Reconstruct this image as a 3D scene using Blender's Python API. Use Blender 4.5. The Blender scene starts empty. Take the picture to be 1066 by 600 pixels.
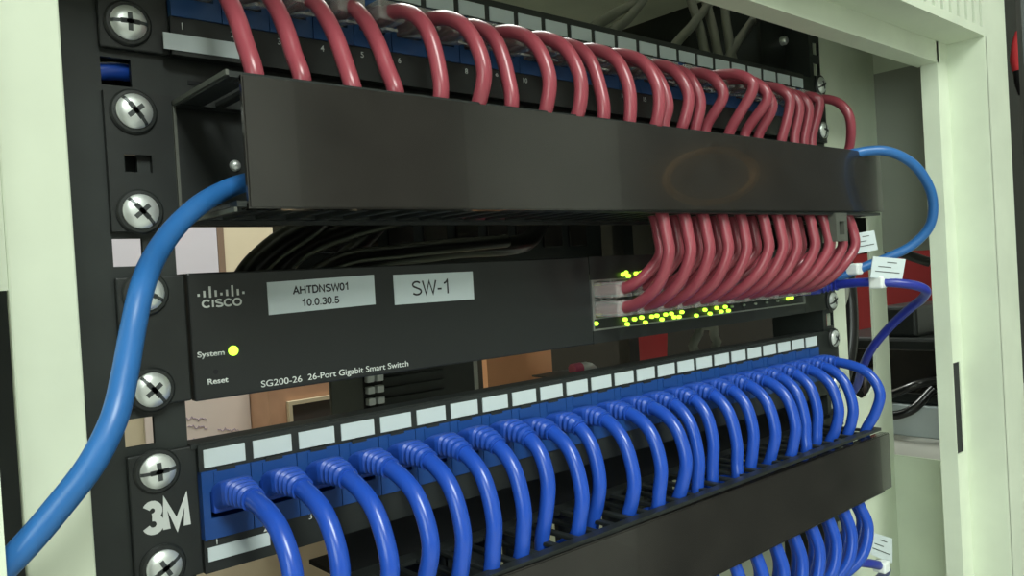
import bpy, bmesh, math, random
from mathutils import Vector, Matrix
random.seed(7)
C = bpy.context.scene.collection
scene = bpy.context.scene
S = 0.001          # the rack is laid out in millimetres
ZO = 1000.0        # height of the switch's centre line above the floor, mm
PI = math.pi
def V(p): return Vector((p[0]*S, p[1]*S, (p[2]+ZO)*S))

# ---------------------------------------------------------------- camera
cam_d = bpy.data.cameras.new('camera'); cam = bpy.data.objects.new('camera', cam_d); C.objects.link(cam)
cam_d.sensor_width = 36.0; cam_d.lens = 835.2/1066*36.0
cam_d.clip_start = 0.01; cam_d.clip_end = 50
R = Matrix(((0.749937, -0.658868, -0.059063), (-0.053603, 0.028466, -0.998156), (0.659334, 0.751720, -0.013969)))
right, down, fwd = R[0], R[1], R[2]
mw = Matrix((right, -down, -fwd)).transposed().to_4x4(); mw.translation = V((-316.43, -282.20, 14.30))
cam.matrix_world = mw
scene.camera = cam
# ---------------------------------------------------------------- light and exposure
scene.view_settings.view_transform = 'Standard'; scene.view_settings.look = 'None'
scene.view_settings.gamma = 1; scene.view_settings.use_curve_mapping = False
scene.view_settings.exposure = -0.45
w = bpy.data.worlds.new('world'); scene.world = w; w.use_nodes = True
w.node_tree.nodes['Background'].inputs[0].default_value = (0.75, 0.85, 0.8, 1)
w.node_tree.nodes['Background'].inputs[1].default_value = 0.10
scene.cycles.max_bounces = 8
FILL_GLOW = 6.0   # glow strength of the unseen fill panel added on the left wall
LAMPS = [  # ceiling light positions (x, y), size (x, y), power in watts
    ((-600, -1750), (600, 1400), 95.0),
    ((500, 1000), (900, 300), 42.0),  # unseen lamp added to brighten the wall behind the cabinet
]

# ---------------------------------------------------------------- materials
MATS = {}
def mat(name, col, rough=0.5, metal=0.0, spec=0.5, noise=0.0, nscale=60.0, emit=None, estr=0, trans=0, bump=0.0, coat=0.0):
    if name in MATS: return MATS[name]
    m = bpy.data.materials.new(name); m.use_nodes = True
    nt = m.node_tree; b = nt.nodes['Principled BSDF']
    b.inputs['Base Color'].default_value = (*col, 1); b.inputs['Roughness'].default_value = rough
    b.inputs['Metallic'].default_value = metal; b.inputs['Specular IOR Level'].default_value = spec
    b.inputs['Transmission Weight'].default_value = trans; b.inputs['Coat Weight'].default_value = coat
    if emit: b.inputs['Emission Color'].default_value = (*emit, 1); b.inputs['Emission Strength'].default_value = estr
    if noise or bump:
        tc = nt.nodes.new('ShaderNodeTexCoord'); n = nt.nodes.new('ShaderNodeTexNoise')
        n.inputs['Scale'].default_value = nscale; n.inputs['Detail'].default_value = 4
        nt.links.new(tc.outputs['Object'], n.inputs['Vector'])
        if noise:
            r = nt.nodes.new('ShaderNodeValToRGB')
            r.color_ramp.elements[0].position = 0.3; r.color_ramp.elements[1].position = 0.7
            r.color_ramp.elements[0].color = (*[c*(1-noise) for c in col], 1)
            r.color_ramp.elements[1].color = (*[min(1, c*(1+noise)) for c in col], 1)
            nt.links.new(n.outputs['Fac'], r.inputs['Fac']); nt.links.new(r.outputs['Color'], b.inputs['Base Color'])
        if bump:
            bp = nt.nodes.new('ShaderNodeBump'); bp.inputs['Strength'].default_value = bump; bp.inputs['Distance'].default_value = 0.0005
            nt.links.new(n.outputs['Fac'], bp.inputs['Height']); nt.links.new(bp.outputs['Normal'], b.inputs['Normal'])
    MATS[name] = m; return m
CREAM = mat('cream_paint', (0.64, 0.70, 0.56), 0.42, noise=0.05, nscale=30, bump=0.08)
BLACK = mat('black_powder_coat', (0.017, 0.020, 0.019), 0.42, noise=0.15, nscale=90)
RAILB = mat('black_rail_paint', (0.020, 0.025, 0.023), 0.5, noise=0.15, nscale=60)
GLOSS = mat('black_gloss_plastic', (0.020, 0.018, 0.016), 0.17, spec=0.6, noise=0.2, nscale=40, coat=0.3)
FACE = mat('switch_face_black', (0.014, 0.016, 0.016), 0.36)
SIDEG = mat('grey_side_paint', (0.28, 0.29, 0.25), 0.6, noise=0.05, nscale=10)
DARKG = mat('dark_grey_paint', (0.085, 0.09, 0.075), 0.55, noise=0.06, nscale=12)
JACKB = mat('blue_jack_plastic', (0.010, 0.056, 0.225), 0.4)
JACKU = mat('dull_blue_jack_plastic', (0.02, 0.08, 0.24), 0.4)
RECESS_SHADE = mat('recess_shade_black', (0.006, 0.007, 0.009), 0.7)  # near-black that paints the shade inside holes and behind gaps
CBLUE = mat('blue_cable_jacket', (0.016, 0.072, 0.43), 0.25, noise=0.06, nscale=50)
BOOTB = mat('blue_boot_rubber', (0.013, 0.066, 0.39), 0.4)
CRED = mat('red_cable_jacket', (0.27, 0.050, 0.068), 0.29, noise=0.06, nscale=50)
CLIGHT = mat('light_blue_cable_jacket', (0.022, 0.125, 0.36), 0.36, noise=0.05, nscale=50)
CDARK = mat('indigo_cable_jacket', (0.018, 0.030, 0.28), 0.35)
CGREY = mat('grey_cable_jacket', (0.24, 0.25, 0.21), 0.5)
CBLACK = mat('black_cable_jacket', (0.012, 0.012, 0.012), 0.28)
CORANGE = mat('orange_cable_jacket', (0.85, 0.45, 0.15), 0.45)
WHITE = mat('white_label_card', (0.55, 0.62, 0.63), 0.55)
PRINT = mat('white_print', (0.62, 0.65, 0.62), 0.6)
INK = mat('black_ink', (0.012, 0.012, 0.015), 0.6)
ZINC = mat('zinc_screw_metal', (0.88, 0.93, 0.90), 0.38, metal=0.7)
SHADE_PRINT = mat('screw_shade_print_grey', (0.09, 0.10, 0.10), 0.45, metal=0.6)  # dark grey painting the shade in screw recesses; also the tag print
STEEL = mat('brushed_steel', (0.45, 0.46, 0.44), 0.4, metal=0.9)
CLEAR = mat('clear_plug_plastic', (0.93, 0.92, 0.88), 0.15, trans=0.75)
GOLD = mat('gold_contacts', (0.7, 0.45, 0.12), 0.3, metal=1.0)
LEDG = mat('green_led_lens', (0.3, 0.6, 0.05), 0.3, emit=(0.50, 1.0, 0.05), estr=3.2)
LEDOFF = mat('unlit_led_lens', (0.30, 0.34, 0.26), 0.25)
NYLON = mat('white_nylon_tie', (0.78, 0.82, 0.80), 0.4)
WALLM = mat('beige_wall_paint', (0.62, 0.52, 0.37), 0.85, noise=0.05, nscale=4)
ROOMW = mat('grey_room_wall_paint', (0.62, 0.64, 0.58), 0.9, noise=0.05, nscale=4)
FLOORM = mat('grey_floor_vinyl', (0.42, 0.42, 0.39), 0.6, noise=0.1, nscale=8)
CEILM = mat('white_ceiling_paint', (0.7, 0.7, 0.66), 0.9, noise=0.03, nscale=5)

# ---------------------------------------------------------------- builders
def root_loc(o):
    while o.parent: o = o.parent
    return o.location
def link(name, bm, m, parent=None, loc=None, smooth=False):
    """bm in millimetres, rack coordinates -> ONE mesh object"""
    me = bpy.data.meshes.new(name)
    base = root_loc(parent) if parent else (V(loc) if loc is not None else Vector((0, 0, 0)))
    for v in bm.verts: v.co = V(v.co) - base
    bmesh.ops.recalc_face_normals(bm, faces=bm.faces)
    if smooth:
        for f in bm.faces: f.smooth = True
    bm.to_mesh(me); bm.free()
    ms = m if isinstance(m, (list, tuple)) else [m]
    for k in ms: me.materials.append(k)
    if smooth: me.set_sharp_from_angle(angle=math.radians(40))
    o = bpy.data.objects.new(name, me); C.objects.link(o)
    if parent: o.parent = parent
    else: o.location = base
    return o
def tag(o, label=None, cat=None, group=None, kind=None):
    if label: o['label'] = label
    if cat: o['category'] = cat
    if group: o['group'] = group
    if kind: o['kind'] = kind
    return o
def thing(name, label, cat, loc, group=None):
    o = bpy.data.objects.new(name, None); C.objects.link(o); o.empty_display_size = 0.02
    o.location = V(loc); return tag(o, label, cat, group)
def B(): return bmesh.new()
def box(bm, x0, x1, y0, y1, z0, z1, bev=0.0, mi=0):
    r = bmesh.ops.create_cube(bm, size=1.0)
    vs = r['verts']
    for v in vs:
        v.co = ((x0+x1)/2+v.co.x*(x1-x0), (y0+y1)/2+v.co.y*(y1-y0), (z0+z1)/2+v.co.z*(z1-z0))
    fs = list({f for v in vs for f in v.link_faces})
    for f in fs: f.material_index = mi
    if bev:
        es = list({e for v in vs for e in v.link_edges})
        bmesh.ops.bevel(bm, geom=es, offset=bev, segments=2, affect='EDGES', profile=0.5)
    return bm
def extrude_poly(bm, pts, d):
    """pts: list of 3-D points (planar), d: offset vector"""
    a = [bm.verts.new(p) for p in pts]; b = [bm.verts.new(Vector(p)+Vector(d)) for p in pts]
    bm.faces.new(a); bm.faces.new(b[::-1])
    n = len(a)
    for i in range(n): bm.faces.new((a[i], b[i], b[(i+1) % n], a[(i+1) % n]))
    return bm
def plate_with_holes(bm, x0, x1, z0, z1, y0, y1, holes):
    """vertical plate made of bars around one column of rectangular holes (hx0,hx1,hz0,hz1), all sharing hx0,hx1"""
    hx0, hx1 = holes[0][0], holes[0][1]
    box(bm, x0, hx0, y0, y1, z0, z1); box(bm, hx1, x1, y0, y1, z0, z1)
    hs = sorted(holes, key=lambda h: h[2]); z = z0
    for h in hs:
        if h[2] > z: box(bm, hx0, hx1, y0, y1, z, h[2])
        z = h[3]
    if z < z1: box(bm, hx0, hx1, y0, y1, z, z1)
    return bm
def spline(pts, n=9):
    P = [Vector(p) for p in pts]; P = [P[0]*2-P[1]] + P + [P[-1]*2-P[-2]]
    out = []
    for i in range(1, len(P)-2):
        p0, p1, p2, p3 = P[i-1], P[i], P[i+1], P[i+2]
        t0 = 0; t1 = t0+max((p1-p0).length, 1e-6)**.5; t2 = t1+max((p2-p1).length, 1e-6)**.5; t3 = t2+max((p3-p2).length, 1e-6)**.5
        for k in range(n):
            t = t1+(t2-t1)*k/n
            a1 = p0*((t1-t)/(t1-t0))+p1*((t-t0)/(t1-t0)); a2 = p1*((t2-t)/(t2-t1))+p2*((t-t1)/(t2-t1)); a3 = p2*((t3-t)/(t3-t2))+p3*((t-t2)/(t3-t2))
            b1 = a1*((t2-t)/(t2-t0))+a2*((t-t0)/(t2-t0)); b2 = a2*((t3-t)/(t3-t1))+a3*((t-t1)/(t3-t1))
            out.append(b1*((t2-t)/(t2-t1))+b2*((t-t1)/(t2-t1)))
    out.append(P[-2]); return out
def sweep(bm, path, rad, seg=12, close=False):
    """rad: number or function of index -> (ra, rb, power) super-ellipse half sizes"""
    P = path; n = len(P); up = Vector((0, 0, 1)); rings = []
    t = (P[1]-P[0]).normalized()
    if abs(t.dot(up)) > 0.95: up = Vector((1, 0, 0))
    nrm = (up - t*up.dot(t)).normalized()
    for i in range(n):
        if close: tt = (P[(i+1) % n]-P[i-1]).normalized()
        else: tt = (P[min(i+1, n-1)]-P[max(i-1, 0)]).normalized()
        nrm = (nrm - tt*nrm.dot(tt)).normalized(); bi = tt.cross(nrm)
        r = rad(i) if callable(rad) else rad
        if not isinstance(r, tuple): r = (r, r, 2)
        ring = []
        for k in range(seg):
            a = 2*PI*(k+.5)/seg; c, s = math.cos(a), math.sin(a); e = 2/r[2]
            ring.append(bm.verts.new(P[i] + bi*r[0]*math.copysign(abs(c)**e, c) + nrm*r[1]*math.copysign(abs(s)**e, s)))
        rings.append(ring)
    m = n if close else n-1
    for i in range(m):
        a, b = rings[i], rings[(i+1) % n]
        for k in range(seg): bm.faces.new((a[k], a[(k+1) % seg], b[(k+1) % seg], b[k]))
    if not close:
        bm.faces.new(rings[0][::-1]); bm.faces.new(rings[-1])
    return bm
def tube(bm, pts, r, n=9, seg=12): return sweep(bm, spline(pts, n), r, seg)
def cyl(bm, c, r, y0, y1, seg=24, r2=None):
    """cylinder along y at (x,z)=c"""
    a = [bm.verts.new((c[0]+r*math.cos(2*PI*k/seg), y0, c[1]+r*math.sin(2*PI*k/seg))) for k in range(seg)]
    q = r if r2 is None else r2
    b = [bm.verts.new((c[0]+q*math.cos(2*PI*k/seg), y1, c[1]+q*math.sin(2*PI*k/seg))) for k in range(seg)]
    bm.faces.new(a); bm.faces.new(b[::-1])
    for k in range(seg): bm.faces.new((a[k], b[k], b[(k+1) % seg], a[(k+1) % seg]))
    return bm
def lathe_y(bm, c, prof, seg=24):
    """prof: list of (radius, y), turned round the y axis at (x,z)=c"""
    rings = []
    for r, y in prof:
        rings.append([bm.verts.new((c[0]+r*math.cos(2*PI*k/seg), y, c[1]+r*math.sin(2*PI*k/seg))) for k in range(seg)])
    for a, b in zip(rings, rings[1:]):
        for k in range(seg): bm.faces.new((a[k], b[k], b[(k+1) % seg], a[(k+1) % seg]))
    bm.faces.new(rings[0]); bm.faces.new(rings[-1][::-1])
    return bm
def text(name, body, x0, x1, z, h, y, m, parent, bold=0.0, slant=0.0, thick=0.12):
    """lettering on a face that looks towards -y: left x0, right x1 (None keeps the font's own width), baseline z, cap height h"""
    cu = bpy.data.curves.new('t', 'FONT'); cu.body = body; cu.size = 1.0; cu.offset = bold; cu.extrude = 0.0
    t = bpy.data.objects.new('t', cu); C.objects.link(t)
    bpy.context.view_layer.update()
    me = bpy.data.meshes.new_from_object(t.evaluated_get(bpy.context.evaluated_depsgraph_get()))
    bpy.data.objects.remove(t); bpy.data.curves.remove(cu)
    bm = B(); bm.from_mesh(me); bpy.data.meshes.remove(me)
    xs = [v.co.x for v in bm.verts]; ys = [v.co.y for v in bm.verts]
    lx, hx, ly, hy = min(xs), max(xs), min(ys), max(ys)
    cap = hy if ly > -0.1 else hy
    sz = h/cap; sx = (x1-x0)/(hx-lx) if x1 is not None else sz
    xl = x0 if x1 is not None else x0-(hx-lx)*sx/2      # x1 None: x0 is the centre
    for v in bm.verts: v.co = (xl+(v.co.x-lx)*sx, y, z+v.co.y*sz+slant*(v.co.x-lx)*sx)
    r = bmesh.ops.extrude_face_region(bm, geom=bm.faces[:])
    for e in r['geom']:
        if isinstance(e, bmesh.types.BMVert): e.co.y -= thick
    return link(name, bm, m, parent)

def arc(cx, cy, rx, ry, a0, a1, n=14):
    return [(cx+rx*math.cos(math.radians(a0+(a1-a0)*k/n)), cy+ry*math.sin(math.radians(a0+(a1-a0)*k/n))) for k in range(n+1)]
S_ = arc(.36, .745, .26, .205, 30, 215, 12)+[(.36, .52)]+arc(.36, .265, .29, .215, 55, -150, 14)
GL = {  # strokes in a cell one cap height tall; value: (advance, strokes)
 'A': (.74, [[(.03, 0), (.35, .97), (.67, 0)], [(.15, .33), (.55, .33)]]), 'H': (.78, [[(.1, 0), (.1, 1)], [(.64, 0), (.64, 1)], [(.1, .52), (.64, .52)]]),
 'T': (.68, [[(.02, .95), (.64, .95)], [(.33, 0), (.33, .95)]]), 'D': (.78, [[(.1, .05), (.1, .95), (.34, .95)]+arc(.34, .5, .33, .45, 90, -90)+[(.1, .05)]]),
 'N': (.78, [[(.1, 0), (.1, .97), (.63, .03), (.63, 1)]]), 'S': (.74, [S_]), 'W': (1.0, [[(.03, 1), (.25, .05), (.49, .95), (.73, .05), (.95, 1)]]),
 '0': (.62, [arc(.3, .5, .23, .46, 90, 450, 24)]), '1': (.62, [[(.10, .74), (.25, .82), (.36, .98), (.36, 0)]]),
 '3': (.62, [arc(.28, .735, .21, .215, 155, -95, 12), arc(.28, .265, .24, .235, 95, -160, 14)]),
 '5': (.62, [[(.52, .94), (.17, .94), (.10, .47)]+arc(.28, .31, .25, .265, 125, -155, 14)]),
 'C': (.8, [arc(.42, .5, .33, .45, 40, 320, 22)]), 'I': (.34, [[(.17, 0), (.17, 1)]]), 'O': (.86, [arc(.42, .5, .34, .45, 90, 450, 26)]),
 'M': (.95, [[(.1, 0), (.1, .93), (.45, .08), (.80, .93), (.80, 0)]]), '-': (.42, [[(.06, .37), (.34, .37)]]), '.': (.3, [[(.14, 0), (.14, .13)]]),
}
def strokes(name, body, x0, x1, z, h, y, m, parent, wd, slant=0.0, thick=0.1):
    """flat lettering built from strokes of width wd (share of the cap height)"""
    tot = sum(GL[c][0] for c in body); kx = (x1-x0)/tot; bm = B(); cur = 0; lvl = 0
    for ch in body:
        adv, sts = GL[ch]
        for st in sts:
            P = [Vector(((cur+p[0])*kx, p[1]*h)) for p in st]; n = len(P); L = []; Rr = []
            closed = (P[0]-P[-1]).length < 1e-5
            for i in range(n):
                a = P[i-1] if i else (P[-2] if closed else None); c_ = P[i+1] if i < n-1 else (P[1] if closed else None)
                d1 = (P[i]-a).normalized() if a is not None else None; d2 = (c_-P[i]).normalized() if c_ is not None else None
                if d1 is None: d1 = d2
                if d2 is None: d2 = d1
                t = (d1+d2).normalized() if (d1+d2).length > 1e-4 else d1
                nn = Vector((-t.y, t.x)); k = min(1/max(t.dot(d1), .2), 2.2)
                L.append(P[i]+nn*(wd*h/2*k)); Rr.append(P[i]-nn*(wd*h/2*k))
            lvl += 1
            def mk(p): return bm.verts.new((x0+p.x, y-0.02-0.004*(lvl % 5), z+p.y+slant*p.x))
            l = [mk(p) for p in L]; r = [mk(p) for p in Rr]
            for i in range(n-1): bm.faces.new((l[i], l[i+1], r[i+1], r[i]))
        cur += adv
    g = bmesh.ops.extrude_face_region(bm, geom=bm.faces[:])
    for e in g['geom']:
        if isinstance(e, bmesh.types.BMVert): e.co.y -= thick
    return link(name, bm, m, parent)

# ---------------------------------------------------------------- the room
def struct(name, bm, m, loc=(0, 0, 0)): return tag(link(name, bm, m, None, loc), kind='structure')
RX0, RX1, RY0, RY1, RZ0, RZ1 = -2200, 1900, -2600, 1400, -1000, 1400
struct('floor', box(B(), RX0-50, RX1+50, RY0-50, RY1+50, RZ0-50, RZ0), FLOORM, (0, 0, RZ0))
struct('ceiling', box(B(), RX0-50, RX1+50, RY0-50, RY1+50, RZ1, RZ1+50), CEILM, (0, 0, RZ1))
struct('wall_back', box(B(), RX0-50, RX1+50, RY1, RY1+50, RZ0, RZ1), WALLM, (0, RY1, RZ0))
struct('wall_front', box(B(), RX0-50, RX1+50, RY0-50, RY0, RZ0, RZ1), mat('dark_wall_paint', (0.14, 0.13, 0.115), 0.9, noise=0.1, nscale=3), (0, RY0, RZ0))
d1 = tag(link('pale_reflector_1', box(B(), 330, 1075, RY0, RY0+40, RZ0, 1080, bev=3), mat('white_reflector_paint', (0.78, 0.80, 0.76), 0.4), None, (700, RY0, RZ0)), kind='structure')  # unseen pale panel added for its bright reflection in the tray cover
link('reflector_handle', tube(B(), [(380, RY0+40, 60), (380, RY0+75, 60), (400, RY0+80, 60), (480, RY0+80, 60)], 9, 6, 10), STEEL, d1, smooth=True)
struct('wall_left', box(B(), RX0-50, RX0, RY0, RY1, RZ0, RZ1), ROOMW, (RX0, 0, RZ0))
struct('wall_right', box(B(), RX1, RX1+50, RY0, RY1, RZ0, RZ1), ROOMW, (RX1, 0, RZ0))
wn = tag(link('fill_panel_1', box(B(), RX0, RX0+6, -2400, -900, -150, 1000), mat('glowing_fill_pane', (0.8, 0.85, 0.82), 0.3, emit=(0.86, 1.0, 0.92), estr=FILL_GLOW), None, (RX0, -1650, -150)), kind='structure')  # unseen glowing panel added as fill light from the left
wf = B()
for a in (-2412, -1656, -900): box(wf, RX0, RX0+22, a, a+12, -162, 1012)
for c in (-162, 1000): box(wf, RX0, RX0+21, -2412, -888, c, c+12)
link('fill_panel_frame', wf, NYLON, wn)
DIFF = mat('lamp_diffuser', (0.9, 0.95, 0.92), 0.5, emit=(0.93, 1.0, 0.95), estr=2.0)
for k, ((lx, ly), (sx, sy), pw) in enumerate(LAMPS):
    t = thing('ceiling_light', ['white fluorescent ceiling panel in front of the rack cabinet', 'unseen ceiling panel added to brighten the wall behind the rack cabinet'][k], 'lamp', (lx, ly, RZ1))
    fr = B()
    for a in (-1, 1):
        box(fr, lx+a*sx/2-12, lx+a*sx/2+12, ly-sy/2-12, ly+sy/2+12, RZ1-40, RZ1)
        box(fr, lx-sx/2+12, lx+sx/2-12, ly+a*sy/2-12, ly+a*sy/2+12, RZ1-40, RZ1)
    link('lamp_frame', fr, NYLON, t)
    link('diffuser', box(B(), lx-sx/2+12, lx+sx/2-12, ly-sy/2+12, ly+sy/2-12, RZ1-25, RZ1-20), DIFF, t)
    ld = bpy.data.lights.new('lamp_light', 'AREA'); ld.shape = 'RECTANGLE'; ld.size = sx*S; ld.size_y = sy*S
    ld.energy = pw; ld.color = (0.93, 1.0, 0.93)
    lo = bpy.data.objects.new('lamp_light', ld); C.objects.link(lo); lo.location = V((lx, ly, RZ1-45)); 

# ---------------------------------------------------------------- the cabinet
cab = thing('rack_cabinet', 'cream painted steel rack cabinet with black mounting rails holding the network gear', 'cabinet', (0, 0, -1000))
ZT = 262.0
# right front post: outer face, recess side, lip with a long slot, return
pr = B()
box(pr, 291, 332, -90, -87, -1000, ZT)
box(pr, 289, 292, -90, -65, -1000, 158)
for (a, b, z0, z1) in ((271.5, 289, -1000, -126), (283.5, 289, -126, -63), (271.5, 289, -63, 158)):
    box(pr, a, b, -66, -65.2, z0, z1)
box(pr, 270.7, 271.5, -66, -55, -1000, 158)
box(pr, 329, 332, -87, -40, -1000, ZT)
link('front_post', pr, CREAM, cab)
link('slot_shade', box(B(), 271.6, 289, -65.1, -63.5, -140, -50), RECESS_SHADE, cab)  # black slab stands in for the shade inside the slot
# left front post, mirrored
pl = B()
box(pl, -332, -291, -90, -87, -1000, ZT)
box(pl, -292, -289, -90, -65, -1000, 158)
box(pl, -289, -281.5, -66, -63, 18, 158); box(pl, -281.5, -267, -66, -63, -1000, 158, bev=0.6)
box(pl, -289, -281.5, -66, -63, -1000, -170)
box(pl, -269, -267, -63, -55, -1000, 158)
box(pl, -332, -329, -87, -40, -1000, ZT)
link('front_post', pl, CREAM, cab)
# top beam with vent slots
tb = B()
slots = [(176+k*13.2, 180.5+k*13.2) for k in range(9)]
box(tb, -291, 291, -90, -87, 158, 163.5); box(tb, -291, 291, -90, -87, 196, ZT)
xx = -291
for a, b in slots:
    box(tb, xx, a, -90, -87, 163.5, 196); xx = b
box(tb, xx, 291, -90, -87, 163.5, 196)
box(tb, -291, 291, -87, -63, 158, 160.5)
box(tb, -274, 274, -66, -63, 143.5, 158); box(tb, -274, 274, -63, -52, 143.5, 145.5)
link('top_beam', tb, CREAM, cab)
link('vent_shade', box(B(), 160, 291, -80, -78, 161, 200), RECESS_SHADE, cab)  # black sheet stands in for the shade behind the vents
rf = B(); box(rf, -332, 332, -87, 30, ZT, ZT+3); box(rf, -332, 332, 90, 640, ZT, ZT+3); box(rf, -332, -290, 30, 90, ZT, ZT+3); box(rf, 290, 332, 30, 90, ZT, ZT+3)
link('roof', rf, CREAM, cab)  # unseen; gap left open to let light onto the cables behind
# baffles beside the mounting rails
br = B()
box(br, 236.5, 331, 3, 5, 44, 240)
box(br, 236.5, 262, 3, 5, -88, 44)
box(br, 306, 331, 3, 5, -88, 44)
box(br, 236.5, 331, 3, 5, -1000, -96)
hp = []
for k in range(13):                                   # rounded lower end of the cable opening
    a = PI+PI*k/12; hp.append((284+22*math.cos(a), 3, -72+22*math.sin(a)))
hp = [(262, 3, -72)]+hp[1:-1]+[(306, 3, -72), (306, 3, -96), (262, 3, -96)]
extrude_poly(br, hp, (0, 2, 0))
box(br, 236.5, 262, 3, 5, -96, -88); box(br, 306, 331, 3, 5, -96, -88)
link('baffle_panel', br, CREAM, cab)
bl = B(); box(bl, -331, -262, 3, 5, -1000, 240); link('baffle_panel', bl, RAILB, cab)
# side panels (dark inside), with the open cable bay on the right
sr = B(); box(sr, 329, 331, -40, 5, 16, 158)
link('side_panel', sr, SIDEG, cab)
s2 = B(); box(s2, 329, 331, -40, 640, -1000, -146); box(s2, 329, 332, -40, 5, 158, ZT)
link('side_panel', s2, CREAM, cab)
s3 = B(); box(s3, 329, 331, 5, 640, 16, ZT); link('side_panel', s3, RAILB, cab)  # rear stretch coloured black to stand for the dim interior
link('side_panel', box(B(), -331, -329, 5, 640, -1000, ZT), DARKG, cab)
rp = B(); box(rp, 300, 331, 610, 640, -1000, ZT); link('rear_post', rp, DARKG, cab)
rp = B(); box(rp, -331, -300, 610, 640, -1000, ZT); link('rear_post', rp, DARKG, cab)
link('rear_dark_sheet', box(B(), -331, 331, 640, 643, 92, ZT), BLACK, cab)  # black sheet added to keep the space above the patch panel dark
# unseen open door on the right, added to darken the tray cover's reflection
dv = Vector((0.45, -0.893, 0)); dn = Vector((0.893, 0.45, 0)); h0 = Vector((336, -97, 0))
dd = B()
q = [h0+dv*2, h0+dv*560, h0+dv*560+dn*16, h0+dv*2+dn*16]
extrude_poly(dd, [(p.x, p.y, -950) for p in q], (0, 0, 1200)); link('door', dd, RAILB, cab)
# mounting rails with square holes
HZ = [134.1-14.9*k for k in range(-3, 24)]
def rail(x0, x1, hx):
    bm = B(); plate_with_holes(bm, x0, x1, -240, 235, 0.2, 2.2, [(hx-4.7, hx+4.7, z-4.6, z+4.6) for z in HZ])
    for (xa, xb) in ((x0, x0+2),): box(bm, xa, xb, 2.2, 40, -240, 235)
    box(bm, x0, x1, 0.2, 2.2, -1000, -240)
    box(bm, x0, x1, 0.2, 2.2, 235, ZT)
    return bm
link('mounting_rail', rail(-262, -221, -236.2), RAILB, cab)
link('mounting_rail', rail(222, 237, 231.6), RAILB, cab)
bk = B(); box(bk, 190, 236, 18, 20, 142, 250); link('bracket', bk, BLACK, cab)
bo = B(); lathe_y(bo, (217.5, 171.6), [(3.2, 18.1), (3.2, 15), (2.2, 13.8)], 16); link('bolt', bo, ZINC, cab, smooth=True)
rr = B(); box(rr, 286, 300, 235, 237, -240, 250); box(rr, 298, 300, 237, 260, -240, 250); link('mounting_rail', rr, BLACK, cab)
lr = B(); box(lr, -300, -286, 235, 237, -240, 250); link('mounting_rail', lr, BLACK, cab)

# ---------------------------------------------------------------- screws
def screw(parent, x, z, ang, y=-2.6):
    s = lathe_y(B(), (x, z), [(2.4, y+2), (2.4, y-0.4), (5.7, y-0.5), (5.75, y-1.6), (4.9, y-2.5), (3.2, y-3.1), (1.2, y-3.3)], 28)
    so = link('screw', s, ZINC, parent, smooth=True)
    link('cup_washer', lathe_y(B(), (x, z), [(7.4, y+0.1), (7.5, y-0.5), (6.9, y-1.2), (5.9, y-1.3), (5.8, y+0.1)], 28), BLACK, so, smooth=True)
    r = B()
    for a, L, wd in ((ang, 5.7, 0.55), (ang+PI/2, 3.0, 0.75), (ang, 3.0, 0.8)):
        d = Vector((math.cos(a), 0, math.sin(a))); n = Vector((-math.sin(a), 0, math.cos(a))); c = Vector((x, 0, z))
        # a thin dark strip paints the groove's shade over the domed head
        HP = ((0, -3.3), (1.2, -3.3), (3.2, -3.1), (4.9, -2.5), (5.75, -1.6))
        def yy(t):
            q = abs(t)
            for (ra, ya), (rb, yb) in zip(HP, HP[1:]):
                if q <= rb: return y+ya+(yb-ya)*(q-ra)/(rb-ra)-0.07
            return y-1.6
        rs = [q for q in (0, 1.2, 3.2, 4.9, 5.6) if q < L-.05]+[L]; rs = [-q for q in rs[:0:-1]]+rs
        for s0, s1 in zip(rs, rs[1:]):
            p = [c+d*s0+n*wd, c+d*s1+n*wd, c+d*s1-n*wd, c+d*s0-n*wd]
            ys = [yy(s0), yy(s1), yy(s1), yy(s0)]
            extrude_poly(r, [(p[i].x, ys[i], p[i].z) for i in range(4)], (0, 0.4, 0))
    link('cross_recess_shade', r, SHADE_PRINT, so)
SX = 232.5
def lscrews(parent, za, zb, angs, right=True):
    screw(parent, -SX, za, angs[0]); screw(parent, -SX, zb, angs[1])
    if right: screw(parent, 229.8, za, angs[1]+.4); screw(parent, 229.8, zb, angs[0]+.9)

def PX(n): return -210.35+17.636*(n-1)
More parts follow.
